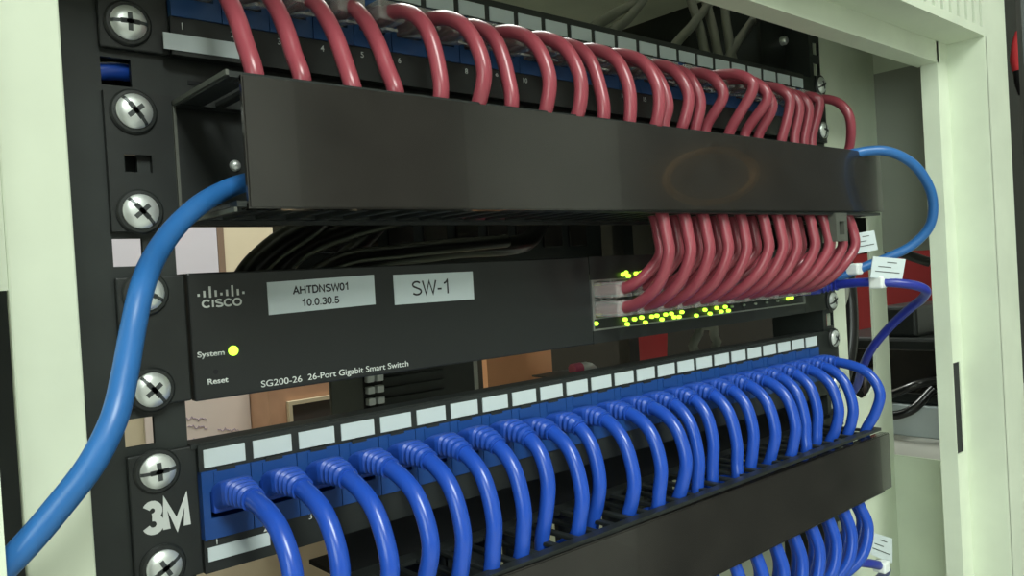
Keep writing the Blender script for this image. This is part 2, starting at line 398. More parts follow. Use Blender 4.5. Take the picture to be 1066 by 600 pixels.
# ---------------------------------------------------------------- patch panels
def jack_bm(x, z0, z1, zc):
    bm = B(); h = 17.3/2; ow, oh = 6.1, 4.6; y = -5.0
    box(bm, x-h, x-ow, y, 18, z0, z1); box(bm, x+ow, x+h, y, 18, z0, z1)
    box(bm, x-ow, x+ow, y, 18, zc+oh, z1); box(bm, x-ow, x+ow, y, 18, z0, zc-oh)
    box(bm, x-ow, x+ow, 14, 18, zc-oh, zc+oh)
    box(bm, x-4.5, x+4.5, y-0.5, y, z1-4.8, z1-0.6)
    return bm
def patch_panel(name, label, z0, z1, lz, jz, zc, sz, dz, zs, angs, jm, stripx, nums, brand=False):
    t = thing(name, label, 'patch panel', (0, 0, z0))
    jz0, jz1 = jz
    b = B(); X0, X1 = PX(1)-8.9, PX(24)+8.9
    box(b, -241.3, X0, -2.5, 0, z0, z1, bev=0.5); box(b, X1, 241.3 if False else 236.5, -2.5, 0, z0, z1)
    box(b, X0, X1, -4.2, 0, jz1, z1); box(b, X0, X1, -4.2, 0, z0, jz0)
    box(b, X0-2, X1+2, -3.2, 7 if brand else 26, z1-1.2, z1+0.6)
    box(b, X0, X1, 19, 30, jz0-2, jz1)
    for n in range(1, 25): box(b, PX(n)-3.2, PX(n)+3.2, -5.3, -4.2, jz1-0.9, jz1+0.7)
    link('panel_body', b, BLACK, t)
    for n in range(1, 25):
        link('jack', jack_bm(PX(n), jz0, jz1, zc), jm, t)
        link('port_label', box(B(), PX(n)-7.3, PX(n)+7.3, -4.7, -4.2, lz[0], lz[1]), WHITE, t)
    link('designation_strip', box(B(), stripx[0], stripx[1], -4.7, -4.2, sz[0], sz[1]), WHITE, t)
    for n in nums: text('port_number', str(n), PX(n)-4.5 if brand else PX(n)-5, None, dz, 2.3, -4.2, PRINT, t, bold=0.01)
    lscrews(t, zs[0], zs[1], angs)
    if brand:
        lo = strokes('logo', '3M', -237.4, -222.4, -62.9, 9.6, -2.5, PRINT, t, 0.25, slant=-0.03, thick=0.12)
        bp = B(); box(bp, -150, 219, 30, 33, -112, -80); box(bp, -150, 219, 30, 60, -112, -110); link('dark_backing_plate', bp, RECESS_SHADE, t)  # black sheet added to keep the gap below the panel dark
        sb = B(); box(sb, -150, -128, 24, 30, -88, -86.5); box(sb, -146, -143, 24, 30, -86.5, -80); box(sb, -130, -122, 25, 30, -90, -82); link('cable_saddle', sb, ZINC, t)
    else:
        bp = B(); box(bp, -221, 219, 3, 5, 79, 98); box(bp, -260, 219, 42, 44, 60, 112); link('dark_backing_plate', bp, RAILB, t)  # slotted plate, plus a black sheet added to darken the rail hole
        sl = B(); box(sl, -212, -207, 2.7, 3, 88.5, 90); link('plate_slot', sl, RECESS_SHADE, t)
    return t
patch_panel('patch_bay', 'black patch panel with dull blue jacks and red cables, at the top', 96.5, 141, (131.4, 137.9), (109.5, 130.5), 120.5, (97.9, 103.5), 105.4,
            (136.8, 105), (0.5, 0.0), JACKU, (-222, -196), range(1, 17))
patch_panel('patch_bay', 'black patch panel marked 3M with bright blue jacks, below the switch', -81.2, -37, (-45, -38.8), (-69.7, -46.2), -58.0, (-77.2, -72.5), -71.9,
            (-43, -75), (0.05, 0.5), JACKB, (-218.2, -196), (1, 2, 3), True)

# ---------------------------------------------------------------- cable managers
def manager(label, zt0, zb, lip_top, lip_bot, ly, zs, angs, slotz):
    t = thing('cable_manager', label, 'cable tray', (0, 0, zb))
    zt = zt0
    b = B(); X0, X1 = -219, 219
    plate_with_holes(b, -241.3, X0, zb-2, zt+2, -2.5, 0, [(-236.2, -227.5, slotz-2.9, slotz+2.9)])
    box(b, X1, 236.5, -2.5, 0, zb-2, zt+2)
    zm = (zt+zb)/2
    box(b, X0, X1, -2.5, 0, zt-6, zt); box(b, X0, X1, -2.5, 0, zb, zb+6)
    n = 13; st = (X1-X0)/n
    for k in range(n): box(b, X0+k*st, X0+k*st+ (22 if k > 2 else st+1), -2.5, 0, zb+6, zt-6)
    link('back_plate', b, BLACK, t)
    def grid(z):
        g = B(); X1 = 209 if zb > 0 else 203
        box(g, X0, X1, -8, -2.5, z-0.9, z+0.9); box(g, X0, X1, ly+2, ly+7, z-0.9, z+0.9)
        k = 0
        x = X0
        while x < X1:
            w_ = 3.4 if k else 8
            box(g, x, min(x+w_, X1), ly+7, -8, z-0.9, z+0.9, bev=0.4); x += 11.75; k += 1
        return g
    link('slotted_wall', grid(zt-0.9), BLACK, t); link('slotted_wall', grid(zb+(2.4 if zb > 0 else 0.9)), BLACK, t)
    er = B(); box(er, X0-1, X0, ly+2, -2.5, zt-1.3, zt+.3); box(er, X0-1, X0, ly+2, -2.5, zb, zb+1.4); box(er, X0-1, X0, -3.6, -2.5, zb, zt)
    link('end_edge_highlight', er, DARKG, t)  # lighter strips added as the highlight on the channel's end edges
    c = B()
    xs = (-216, 210)
    # front cover: a thin plate with short returns top and bottom
    p = [(xs[0], ly, lip_bot[0]), (xs[1], ly, lip_bot[1]), (xs[1], ly, lip_top[1]), (xs[0], ly, lip_top[0])]
    extrude_poly(c, p, (0, 2, 0))
    for (za, zb_) in ((lip_top, -1), (lip_bot, 1)):
        extrude_poly(c, [(xs[0], ly+1, za[0]), (xs[1], ly+1, za[1]), (xs[1], ly+1, za[1]+zb_*1.6), (xs[0], ly+1, za[0]+zb_*1.6)], (0, 5, 0))
    bmesh.ops.bevel(c, geom=[e for e in c.edges if abs(e.verts[0].co.y-ly) < .1 and abs(e.verts[1].co.y-ly) < .1], offset=0.5, segments=2, affect='EDGES')
    link('front_cover', c, GLOSS, t)
    lscrews(t, zs[0], zs[1], angs)
    return t
mg = manager('black glossy cable tray with red cables looping in, above the switch', 80.5, 38.5, (79.3, 80.0), (39.3, 42.2), -51.5, (76, 43), (-0.9, -0.85), 59)
bt = lathe_y(B(), (-199.3, 59.8), [(2.0, -2.4), (2.0, -3.2), (1.3, -4.2), (0.4, -4.5)], 18); link('bolt', bt, ZINC, mg, smooth=True)
bk = B(); box(bk, 146, 150, -51, -46, 24, 41); box(bk, 156, 160, -51, -46, 24, 41); box(bk, 150, 156, -51, -46, 24, 28); box(bk, 150, 156, -51, -46, 36, 41); link('clip', bk, DARKG, mg)
manager('plain dark cable tray with blue cables dropping in, below the lower patch panel', -98, -140, (-98.4, -102.2), (-139.6, -138.2), -47.5, (-102, -134), (0.7, 0.2), -118)

# ---------------------------------------------------------------- the switch
sw = thing('network_switch', 'black rack switch with lit green lamps and two white name stickers', 'network switch', (0, 0, -22))
b = B(); X0, X1 = -19.8, 190; Z0, Z1 = -15.6, 10.2
box(b, -219, X0, -4, 0, -22, 22, bev=0.6); box(b, X1, 219, -4, 0, -22, 22, bev=0.6)
box(b, X0, X1, -4, 0, Z1+3, 22); box(b, X0, X1, -4, 0, -22, Z0)
box(b, X0, X1, -3.2, 0, Z1, Z1+3)
box(b, -219, 219, 0, 6, 20.5, 22); box(b, -219, 219, 6, 118, -22, 22)
link('housing', b, FACE, sw)
for s, (xa, xb) in (('l', (-241.3, -219.4)), ('r', (219.4, 236.5))):
    link('mounting_ear', box(B(), xa, xb, -2.5, 0, -21.5, 21.5, bev=0.6), BLACK, sw)
fr = B()
box(fr, X0, X0+0.9, -4.6, 4, Z0, Z1); box(fr, X1-0.9, X1, -4.6, 4, Z0, Z1)
box(fr, X0+.9, X1-.9, -4.2, 4, Z1-0.8, Z1); box(fr, X0+.9, X1-.9, -4.2, 4, Z0, Z0+0.8)
link('port_frame', fr, STEEL, sw)
link('light_bar', box(B(), X0+.9, X1-.9, -3.4, 4, Z0+.8, -9.8), BLACK, sw)
PW = 16.1
def SPX(c): return -11.3+PW*c
for c in range(13):
    for zc in (4.9, -4.7):
        bm = B(); x = SPX(c); ow, oh = 6.0, 4.3
        za, zb_ = (zc-4.8, zc+4.9) if zc > 0 else (zc-5.0, zc+4.8)
        box(bm, x-7.6, x-ow, -4, 6, za, zb_); box(bm, x+ow, x+7.6, -4, 6, za, zb_)
        box(bm, x-ow, x+ow, -4, 6, zc+oh, zb_); box(bm, x-ow, x+ow, -4, 6, za, zc-oh)
        box(bm, x-ow, x+ow, 5, 6, zc-oh, zc+oh)
        link('port', bm, STEEL, sw)
lit = [(-21.5+4, -11.5), (5, -11.2), (6.4, -13.8), (18.4, -11.2), (21.3, -14.1), (31.4, -11.2), (35.5, -13.6), (39, -11.2), (44.2, -11.1), (46.5, -13.2), (53.8, -10.9), (51, -13.4),
       (67.1, -13.9), (75.8, -11.2), (80.5, -13.8), (87.5, -10.9), (92, -13.4), (96.4, -10.9), (99.5, -13.4), (168.4, -10.4), (173, -10.2), (12.5, -11.6), (27, -11.4), (5.6, 12.1), (9.6, 11.1), (7.6, 13.0), (16.2, 12.1), (18.6, 11.0), (20.8, 12.6)]
for (x, z) in lit:
    z2 = z-0.4 if z < 0 else z
    link('status_light', lathe_y(B(), (x, z2), [(1.05, -3), (1.05, -5.0), (0.6, -5.6)], 12), LEDG, sw)
for k in range(5):
    link('status_light', lathe_y(B(), (104+k*13, -11.6), [(0.9, -3), (0.9, -4.6), (0.5, -5.0)], 10), LEDOFF, sw)
# printed marks
lg = B()
for k, hh in enumerate((0.9, 2.2, 3.9, 2.2, 0.9, 2.2, 3.9, 2.2, 0.9)):
    xc = -215.6+k*1.98; zc = 14.6 if hh > 1 else 14.3
    bx = box(lg, xc-.38, xc+.38, -4.15, -4, zc-hh/2+ (0.6 if hh > 3 else 0), zc+hh/2+(0.6 if hh > 3 else 0))
link('logo', lg, PRINT, sw)
strokes('logo_lettering', 'CISCO', -214.8, -200.4, 9.9, 2.6, -4, PRINT, sw, 0.24)
text('printed_word', 'System', -217.3, -207.9, -7.0, 1.9, -4, PRINT, sw, bold=0.02)
text('printed_word', 'Reset', -214.4, -207.2, -16.7, 1.9, -4, PRINT, sw, bold=0.02)
text('printed_word', 'SG200-26', -195.3, -179.4, -20.2, 2.3, -4, PRINT, sw)
text('printed_word', '26-Port Gigabit Smart Switch', -176.9, -131.8, -20.0, 2.3, -4, PRINT, sw)
link('system_light', lathe_y(B(), (-204.8, -5.9), [(1.75, -3), (1.75, -4.5), (1.2, -5.2)], 18), LEDG, sw)
link('reset_hole', lathe_y(B(), (-211.4, -12.6), [(0.9, -3.5), (0.9, -4.1), (0.5, -4.12)], 14), RECESS_SHADE, sw)
def sticker(x0, x1, z0, z1, dz, label, lines):
    o = tag(link('name_sticker', extrude_poly(B(), [(x0, -4.35, z0), (x1, -4.35, z0+dz), (x1, -4.35, z1+dz), (x0, -4.35, z1)], (0, 0.35, 0)), WHITE, sw), label)
    for (s, a, c, z, h, bd) in lines: strokes('lettering', s, a, c, z, h, -4.35, INK, o, bd, slant=dz/(x1-x0), thick=0.06)
sticker(-190.8, -145.8, 5.6, 17.5, 0.9, 'white sticker with two lines of bold lettering', [('AHTDNSW01', -180.9, -157.1, 12.6, 2.75, 0.2), ('10.0.30.5', -177.8, -161.9, 7.9, 2.6, 0.2)])
sticker(-136.6, -95.3, 5.6, 17.9, -0.2, 'white sticker lettered SW-1', [('SW-1', -128.2, -107.6, 8.9, 6.0, 0.125)])
lscrews(sw, 16, -16, (-0.5, -0.9))

# ---------------------------------------------------------------- patch cables
ORD = ['first', 'second', 'third', 'fourth', 'fifth', 'sixth', 'seventh', 'eighth', 'ninth', 'tenth', 'eleventh', 'twelfth']
def place(n): return ORD[n-1]+' from the left' if n <= 12 else (ORD[24-n]+' from the right' if n < 24 else 'rightmost')
def clear_plug(x, y0, z, parent, up=1):
    b = B(); box(b, x-5.8, x+5.8, y0-11, y0+8, z-3.9, z+3.9, bev=0.7)
    extrude_poly(b, [(x-2.6, y0+6, z-3.9*up), (x+2.6, y0+6, z-3.9*up), (x+2.6, y0-10, z-7.6*up), (x-2.6, y0-10, z-7.6*up)], (0, 0, 1.0*up))
    p = link('plug', b, CLEAR, parent)
    g = B()
    for k in range(8): box(g, x-4.2+k*1.2-.3, x-4.2+k*1.2+.3, y0+1, y0+6, z+2.6*up-.4, z+2.6*up+.4)
    link('contact', g, GOLD, p)
    return p
def resample(path, step):
    out = [path[0]]; acc = 0.0
    for a, b in zip(path, path[1:]):
        L = (b-a).length; pos = step-acc
        while pos <= L:
            out.append(a.lerp(b, pos/L)); pos += step
        acc = L-(pos-step)
    return out
def boot(path, parent, m, length=25):
    """moulded plug and ridged strain relief, swept along the first stretch of the cable"""
    P = resample(path, 0.7); n = int(length/0.7); P = P[:n]
    def prof(i):
        s = i*0.7; f = s/length
        if s < 2: return (5.7, 3.9, 6)
        if f < .45: return (5.7, 4.2+.6*f, 5)
        r = 5.4-1.5*(f-.45)/.55; q = 4.7-1.0*(f-.45)/.55
        g = ((s-.45*length) % 2.8) > 1.75
        if g and f < .95: r -= .9; q -= .8
        return (r, q, 3.2 if f < .8 else 2.4)
    return link('strain_relief', sweep(B(), P, prof, 20), m, parent, smooth=True)
RED_APEX= [(-209.3,-45.9,91.0),(-191.7,-41.6,92.8),(-174.1,-43.6,92.7),(-156.4,-42.6,93.6),(-138.8,-46.0,93.0),(-121.2,-51.0,91.9),(-103.5,-44.2,94.6),(-85.9,-50.0,93.3),(-68.3,-50.8,93.5),(-50.6,-45.2,95.8),(-33.0,-47.2,95.7),(-15.4,-50.1,95.3),(3.3,-40.6,93.7),(20.9,-40.5,99.3),(38.6,-34.9,99.7),(56.2,-37.4,104.6),(73.8,-44.8,110.1),(91.5,-42.6,106.1),(109.1,-35.0,104.0),(126.7,-36.2,109.4),(144.4,-32.5,107.8),(162.0,-29.3,108.9),(179.6,-27.4,115.3),(197.3,-38.5,103.6)]
RED_DROP= [(-209.3,-47.1,80.1),(-191.7,-42.7,81.3),(-174.1,-44.7,80.8),(-156.4,-43.7,81.1),(-138.8,-47.1,80.1),(-121.2,-52.1,78.8),(-103.5,-45.2,80.7),(-85.9,-51.0,79.1),(-68.3,-51.9,78.9),(-50.6,-46.3,80.4),(-33.0,-48.3,79.9),(-15.4,-51.2,79.1),(1.3,-39.0,82.5),(18.9,-36.2,83.3),(36.6,-31.7,84.6),(54.2,-26.0,86.2),(71.8,-28.8,85.4),(89.5,-27.9,85.7),(107.1,-25.7,86.3),(124.7,-30.3,85.1),(142.4,-29.1,85.4),(160.0,-25.8,86.4),(177.6,-21.6,87.6),(203.3,-33.3,84.3)]
BLUE_OUT= [(-209.8,-51.6,-72.9),(-192.2,-48.6,-75.7),(-174.6,-50.1,-80.4),(-156.9,-48.9,-77.2),(-139.3,-44.7,-79.2),(-121.7,-41.4,-78.7),(-104.0,-39.1,-79.6),(-86.4,-35.4,-72.2),(-68.8,-37.9,-81.9),(-51.1,-32.0,-80.2),(-33.5,-37.3,-83.2),(-15.9,-39.3,-79.7),(1.8,-40.7,-80.2),(19.4,-35.2,-82.9),(37.1,-32.0,-77.6),(54.7,-34.8,-83.0),(72.3,-34.0,-78.9),(90.0,-36.9,-81.6),(107.6,-39.4,-81.0),(125.2,-35.7,-81.5),(142.9,-34.4,-79.2),(160.5,-39.0,-79.7),(178.1,-39.6,-81.2),(195.8,-49.1,-73.8)]
BLUE_DROP= [(-211.4,-53.6,-72.0),(-193.7,-49.7,-78.1),(-176.1,-53.4,-82.4),(-158.4,-53.3,-82.5),(-140.8,-48.2,-86.9),(-123.2,-45.1,-89.5),(-105.5,-41.5,-90.4),(-87.9,-31.1,-99.2),(-70.3,-34.4,-100.2),(-52.6,-27.6,-100.4),(-35.0,-33.1,-101.5),(-17.4,-36.0,-102.0),(0.3,-34.5,-101.7),(17.9,-33.7,-103.5),(35.6,-30.2,-102.5),(53.2,-34.6,-101.0),(70.8,-31.7,-100.8),(88.5,-31.8,-101.1),(106.1,-35.5,-100.2),(123.7,-36.2,-99.0),(141.4,-32.9,-98.6),(159.0,-31.5,-104.4),(176.6,-35.5,-100.4),(194.3,-39.1,-99.3)]
LONG= [(-209.6,-32.0,49.4),(-217.5,-35.8,46.3),(-227.6,-43.0,41.2),(-236.4,-48.7,34.7),(-245.6,-58.1,26.2),(-253.7,-71.1,17.0),(-258.2,-76.7,6.6),(-262.2,-82.7,-3.0),(-266.2,-87.3,-12.0),(-271.5,-88.1,-21.0),(-278.1,-86.5,-29.3),(-284.8,-84.7,-36.8),(-294.4,-81.8,-45.9),(-304.2,-78.7,-54.4)]
LOOP= [(169.1,-35.1,75.2),(179.1,-47.8,78.7),(191.6,-61.4,79.1),(204.6,-70.3,72.5),(215.8,-75.1,61.4),(225.5,-75.8,47.6),(229.6,-71.7,31.4),(226.8,-61.5,19.7),(218.6,-49.1,12.5),(210.9,-39.8,8.2),(203.0,-30.3,3.8),(197.5,-20.2,-0.0)]
DARK= [(193.4,-11.3,-4.1),(192.5,-23.9,-3.8),(192.4,-47.7,-2.6),(199.0,-62.8,-4.1),(208.0,-70.7,-6.6),(217.1,-72.2,-10.2),(225.4,-66.3,-15.5),(233.4,-53.5,-23.5),(240.3,-37.2,-36.4),(244.5,-22.5,-51.9),(252.4,-11.1,-67.6),(267.5,2.0,-84.5)]

EM = [(-9+8.6*k+random.uniform(-1.2, 1.2), (-30 if k % 2 else -42)+random.uniform(-1.5, 1), 40) for k in range(24)]
for n in range(1, 25):
    x = PX(n); z = 120.5; k = n-1
    a, d = Vector(RED_APEX[k]), Vector(RED_DROP[k])
    d.y = max(d.y, -46); a.y = max(a.y, -52)
    c = thing('patch_cable', 'red patch cable from the upper patch panel into the tray, '+place(n), 'cable', (x, -5, z), 'red patch cables of the upper patch panel')
    za = min(a.z, 96) if n < 13 else a.z; Rr = -a.y-13; arcp = []
    for t in (28, 56): arcp.append((x+.5, -13-Rr*math.sin(math.radians(t)), za+(121-za)*math.cos(math.radians(t))))
    a.z = za
    e = EM[k]; lz = 47+5.5*(n % 5); ly = -12-5.5*((n*3) % 5)
    col, row = k//2, k % 2
    sx = SPX(col); sz = -4.7 if row == 0 else 4.9
    pts = [(x, 0, z), (x, -12, z+.3)] + arcp + [a, d]
    if n < 5: pts = [(x, 0, z), (x, -13, z)] + [(x+.5, -13-(yy_-13)*(-d.y-13)/32.5, zz_) for yy_, zz_ in ((20, 118.5), (28, 112), (36, 101.5), (41, 92))] + [d]
    if abs(e[0]-d.x) > 14: pts += [(d.x+(3 if e[0] > d.x else -3), ly-8, lz+12), (d.x+(14 if e[0] > d.x else -6), ly, lz), (e[0]-12, ly, lz), (e[0], e[1]+6, 50)]
    else: pts += [((d.x+e[0])/2, (d.y+e[1])/2, 62)]
    bz = 4 if n > 21 else (2 if n > 18 else 0); yr = e[1]-2
    pts += [e, (e[0]+bz*.6, yr, 30), (e[0]*.93+sx*.07+bz*.6, yr-1, 21)]
    for t in (35, 65): pts.append((sx+(e[0]-sx)*(1-math.sin(math.radians(t)))*.9, -14+(yr+14)*math.cos(math.radians(t)), 21-(21-sz)*math.sin(math.radians(t))))
    pts += [(sx, -13, sz), (sx, -2, sz)]
    link('jacket', tube(B(), pts, 3.0, 8, 12), CRED, c, smooth=True)
    clear_plug(x, -9, z, c); clear_plug(sx, -8, sz, c, 1 if row else -1)
for n in range(1, 25):
    x = PX(n); z = -57.0; k = n-1
    o, d = Vector(BLUE_OUT[k]), Vector(BLUE_DROP[k])
    if n < 8: d = Vector((x, max(o.y+3, -40), -100))
    d.y = max(d.y, -41); o.y = max(o.y, -52)
    c = thing('patch_cable', 'blue patch cable arching from lower patch panel into the tray, '+place(n), 'cable', (x, -5, z), 'blue patch cables of the lower patch panel')
    link('plug', box(B(), x-5.6, x+5.6, -7, 8, z-3.7, z+3.7, bev=0.5), BOOTB, c)
    zo = max(o.z, -84); zt_ = -52.5 if n < 9 else -54.5; Rr = -o.y-10
    pts = [(x, -4, z+.5), (x+.3, -10, zt_-1)]
    for t in (26, 54): pts.append((x+(o.x-x)*t/90, -10-Rr*math.sin(math.radians(t))**.9, zo+(zt_-zo)*math.cos(math.radians(t))**.9))
    pts += [(o.x, o.y, zo), ((o.x+d.x)/2, o.y+(d.y-o.y)*.35, (zo+d.z)/2-1), d]
    boot(spline(pts, 10), c, BOOTB, 24 if n < 9 else 19)
    if n >= 8:
        e = Vector((30+10.0*(n-8), -39 if n % 2 else -30, -142))
        lz = -132+5.5*(n % 4); ly = -12-5.5*(n % 3)
        if abs(e.x-d.x) > 14: pts += [(d.x+2, ly-6, -112), (d.x+10, ly, lz+6), (e.x-8, ly, lz), (e.x, e.y+3, -133)]
        else: pts += [((d.x+e.x)/2, (d.y+e.y)/2, -122)]
        bulge = 3 if n > 21 else 1
        pts += [(e.x, e.y, -142), (e.x+bulge, e.y-4, -158), (e.x-4, e.y-2, -176), (e.x-14, -26, -192), (e.x-22, -4, -200)]
    else: pts += [(d.x, d.y+8, -112), (d.x+12, -16, -124), (d.x+40, -12-(n % 3)*6, -128+(n % 4)*5)]
    link('jacket', tube(B(), pts, 3.3, 8, 14), CBLUE, c, smooth=True)

# the long light blue cable: over the left rail, through the tray, out at its right end
lt = thing('patch_cable', 'long light blue cable sweeping past the left rail, looping out at the tray\'s right end', 'cable', LONG[-1])
pts = [(LONG[-1][0]-14, LONG[-1][1]+2, LONG[-1][2]-14)]+LONG[::-1]+[(-195, -30, 53), (-150, -41, 70), (60, -41, 72), (150, -41, 73)]+LOOP[1:]+[(190, -12, -4)]
link('jacket', tube(B(), pts, 3.05, 8, 14), CLIGHT, lt, smooth=True)
clear_plug(SPX(12), -9, 4.6, lt)
dk = thing('patch_cable', 'dark indigo cable bent sharply back on itself at the right of the switch', 'cable', DARK[0])
link('jacket', tube(B(), [(SPX(12)+2, -5, -6)]+DARK[1:]+[(276, 30, -110)], 2.9, 8, 14), CDARK, dk, smooth=True)
boot(spline([(SPX(12)+2, -5, -6)]+DARK[1:4], 12), dk, CDARK, 24)
def flag(cable, q, clasp, name):
    o = link('cable_tag', extrude_poly(B(), q, (0.35, 0.55, 0)), WHITE, cable)
    ln = B(); A, Bq, Cq, Dq = [Vector(p) for p in q]
    for f, u0, u1 in ((.22, .45, .75), (.45, .2, .6), (.68, .12, .88)):
        p0 = A.lerp(Dq, f); p1 = Bq.lerp(Cq, f)
        s, e = p0.lerp(p1, u0), p0.lerp(p1, u1); dn = (Dq-A)*0.02
        extrude_poly(ln, [s-dn, e-dn, e+dn, s+dn], (-0.12, -0.18, 0))
    link('tag_print', ln, SHADE_PRINT, o)
    cb = B(); x, y, z = clasp; box(cb, x-4.2, x+4.2, y-4.4, y+4.4, z-3.8, z+3.8, bev=1.2); link('tag_clasp', cb, NYLON, cable)
flag(lt, [(197.0, -35.2, 29.0), (208.5, -45.2, 30.6), (209.7, -46.5, 17.9), (197.7, -36.1, 15.7)], (203.5, -33, 6.0), 'a')
flag(dk, [(188.1, -52.9, 13.7), (203.4, -66.4, 10.7), (200.9, -64.5, -2.4), (186.0, -51.4, 0.6)], (193.6, -52.7, -3.0), 'b')
t3 = thing('patch_cable', 'dark blue tagged cable at the lower right under the dark tray', 'cable', (192, -30, -186))
link('jacket', tube(B(), [(150, -6, -188), (176, -20, -184), (192, -27, -187), (214, -31, -194), (240, -27, -206), (258, -10, -226), (266, 2, -250)], 3, 8, 12), CDARK, t3, smooth=True)
flag(t3, [(212.2, -30.0, -171.5), (243, -31.0, -184.0), (241, -31.0, -201), (210, -30.0, -186)], (224, -31, -198), 'c')

tag(link('data_cable', tube(B(), [(-256, 14, 87), (-246, 7.5, 89), (-236, 6, 91), (-226, 8, 91), (-219, 12, 90)], 3, 8, 12), CBLUE, None, (-228, 14, 86), smooth=True), 'short run of blue cable glimpsed through the uppermost square rail hole', 'cable')

# ---------------------------------------------------------------- behind the rack
gl = [([(38, 26, 146), (81, 44, 173), (121, 62, 199), (170, 80, 240)], 'leaning to the right, second from the left'),
      ([(100, 26, 147), (149, 44, 180), (201, 62, 213), (240, 80, 245)], 'crossing its neighbours to the upper right'),
      ([(139, 26, 147), (156, 44, 179), (172, 62, 209), (190, 80, 245)], 'left of the bundle'),
      ([(154, 26, 148), (172, 44, 180), (190, 62, 212), (205, 80, 245)], 'middle of the bundle'),
      ([(170, 26, 148), (190, 44, 183), (214, 62, 216), (230, 80, 245)], 'right of the bundle'),
      ([(160, 26, 146), (222, 44, 193), (280, 62, 224), (300, 75, 235)], 'sweeping far to the right'),
      ([(232, 10, 146), (240, 10, 170), (243, 11, 200), (240, 14, 240)], 'thin, hanging beside the bolt'),
      ([(22, 26, 146), (67, 44, 173), (117, 62, 198), (150, 80, 235)], 'leaning to the right, farthest left')]
for k, (pts, how) in enumerate(gl):
    tag(link('data_cable', tube(B(), [(pts[0][0], 14 if k != 6 else 8, pts[0][2]-14)]+pts, 3.2 if k != 6 else 2.4, 8, 10), CGREY, None, pts[0], smooth=True), 'grey cable rising behind the upper patch panel, '+how, 'cable', 'grey cables behind the upper patch panel')
# black cables seen in the slit above the switch
bl_ = [([(-150, 138, -8), (-137, 140, 22), (-121, 140, 37), (-95, 142, 52), (-60, 150, 80)], 'leftmost'), ([(-134, 146, -8), (-120, 148, 20), (-104, 148, 36), (-76, 150, 47), (-40, 150, 56), (40, 190, 70), (90, 220, 110)], 'second from the left'),
       ([(-118, 128, -6), (-110, 126, 16), (-88, 128, 29), (-40, 134, 34), (60, 150, 40)], 'shining along its top'), ([(-84, 165, -4), (-60, 166, 24), (20, 174, 36), (110, 190, 40), (180, 240, 60)], 'nearly level'),
       ([(-70, 222, -4), (-30, 218, 36), (0, 230, 56), (60, 260, 100)], 'farthest back')]
for k, (pts, how) in enumerate(bl_):
    tag(link('power_cable', tube(B(), pts, 7.5 if k != 2 else 4.5, 8, 12), CBLACK, None, pts[0], smooth=True), 'black cable lying in the slit above the switch, '+how, 'cable', 'black cables above the switch')
eq = thing('equipment_chassis', 'black equipment chassis hung behind the switch', 'server', (150, 330, -120))
e = B(); box(e, -54, 285, 262, 285, 26, 130, bev=2); link('chassis_body', e, BLACK, eq)
e = B()
for k in range(9): box(e, -36+k*34, -12+k*34, 259, 262, 40, 118, bev=1)
link('face_plate', e, GLOSS, eq)
du = thing('cable_duct', 'black upright cable duct seen in the slit below the switch', 'cable duct', (70, 330, -1000))
e = B(); box(e, 46, 158, 320, 330, -1000, 20, bev=2); link('duct_body', e, BLACK, du)
e = B()
for k in range(30): box(e, 54, 120, 317, 320, -260+k*9, -256+k*9)
link('duct_slots', e, RAILB, du)
dg = tag(link('upright_post', box(B(), -5, 25, 300, 304, -1000, 240, bev=1), DARKG, None, (9, 302, -1000)), 'dark grey steel upright left of the striped connectors', 'post')
cn = thing('terminal_block', 'two columns of white connectors on a black strip in the slit below the switch', 'connector', (33, 300, -110))
e = B(); box(e, 24, 43, 300, 306, -112, -30); link('mounting_strip', e, CBLACK, cn)
for k in range(6):
    for j in range(2): link('connector', box(B(), 25.5+j*9, 32+j*9, 294, 300, -104+k*9.5, -98+k*9.5, bev=0.8), NYLON, cn)
tag(link('metal_strip', box(B(), 161, 178, 340, 344, -1000, 20), STEEL, None, (169, 342, -1000)), 'narrow grey metal strip left of the orange board', 'strip')
# things on the wall and floor behind
PAPER = mat('pale_pink_paper', (0.72, 0.60, 0.55), 0.7); LILAC = mat('plastic_sleeved_sheet', (0.60, 0.55, 0.60), 0.12, coat=0.6, bump=0.5, nscale=14)
WOOD = mat('reddish_brown_wood', (0.48, 0.27, 0.17), 0.5, noise=0.18, nscale=9); ORNG = mat('orange_board', (0.80, 0.40, 0.21), 0.6, noise=0.08, nscale=6)
REDP = mat('red_painted_metal', (0.42, 0.035, 0.04), 0.5); PINK = mat('pink_plastic', (0.75, 0.10, 0.22), 0.4)
tag(link('notice_sheet', box(B(), 40, 336, 1392, 1398, 20, 200), LILAC, None, (190, 1395, 20)), 'pale lilac sheet in a shiny plastic sleeve on the back wall', 'notice')
tag(link('wall_trim', box(B(), 338, 352, 1394, 1400, 20, 200), mat('brown_wood_trim', (0.20, 0.13, 0.09), 0.5), None, (345, 1397, 20)), 'thin dark brown batten beside the plastic-sleeved sheet', 'trim')
hs = tag(link('handwritten_sheet', box(B(), 170, 384, 1392, 1398, -420, -150), PAPER, None, (277, 1395, -420)), 'pale pink paper sheet with faint purple handwriting on the back wall', 'paper')
hw = B()
for (hx, hz, nn) in ((240, -232, 10), (252, -252, 8), (312, -268, 9), (372, -284, 3), (236, -276, 12)):
    p = [Vector((hx+2.6*k, 1391.5, hz-0.22*2.6*k+2.0*math.sin(k*1.7+hx)+2.2*math.sin(k*0.83+hz)+1.2*math.sin(k*3.3))) for k in range(nn*2)]
    sweep(hw, p, 0.8, 5)
link('handwriting', hw, mat('faint_purple_ink', (0.35, 0.26, 0.36), 0.7), hs)
wd = thing('wooden_cupboard', 'reddish brown wooden cupboard behind the rack', 'cupboard', (480, 1350, -440))
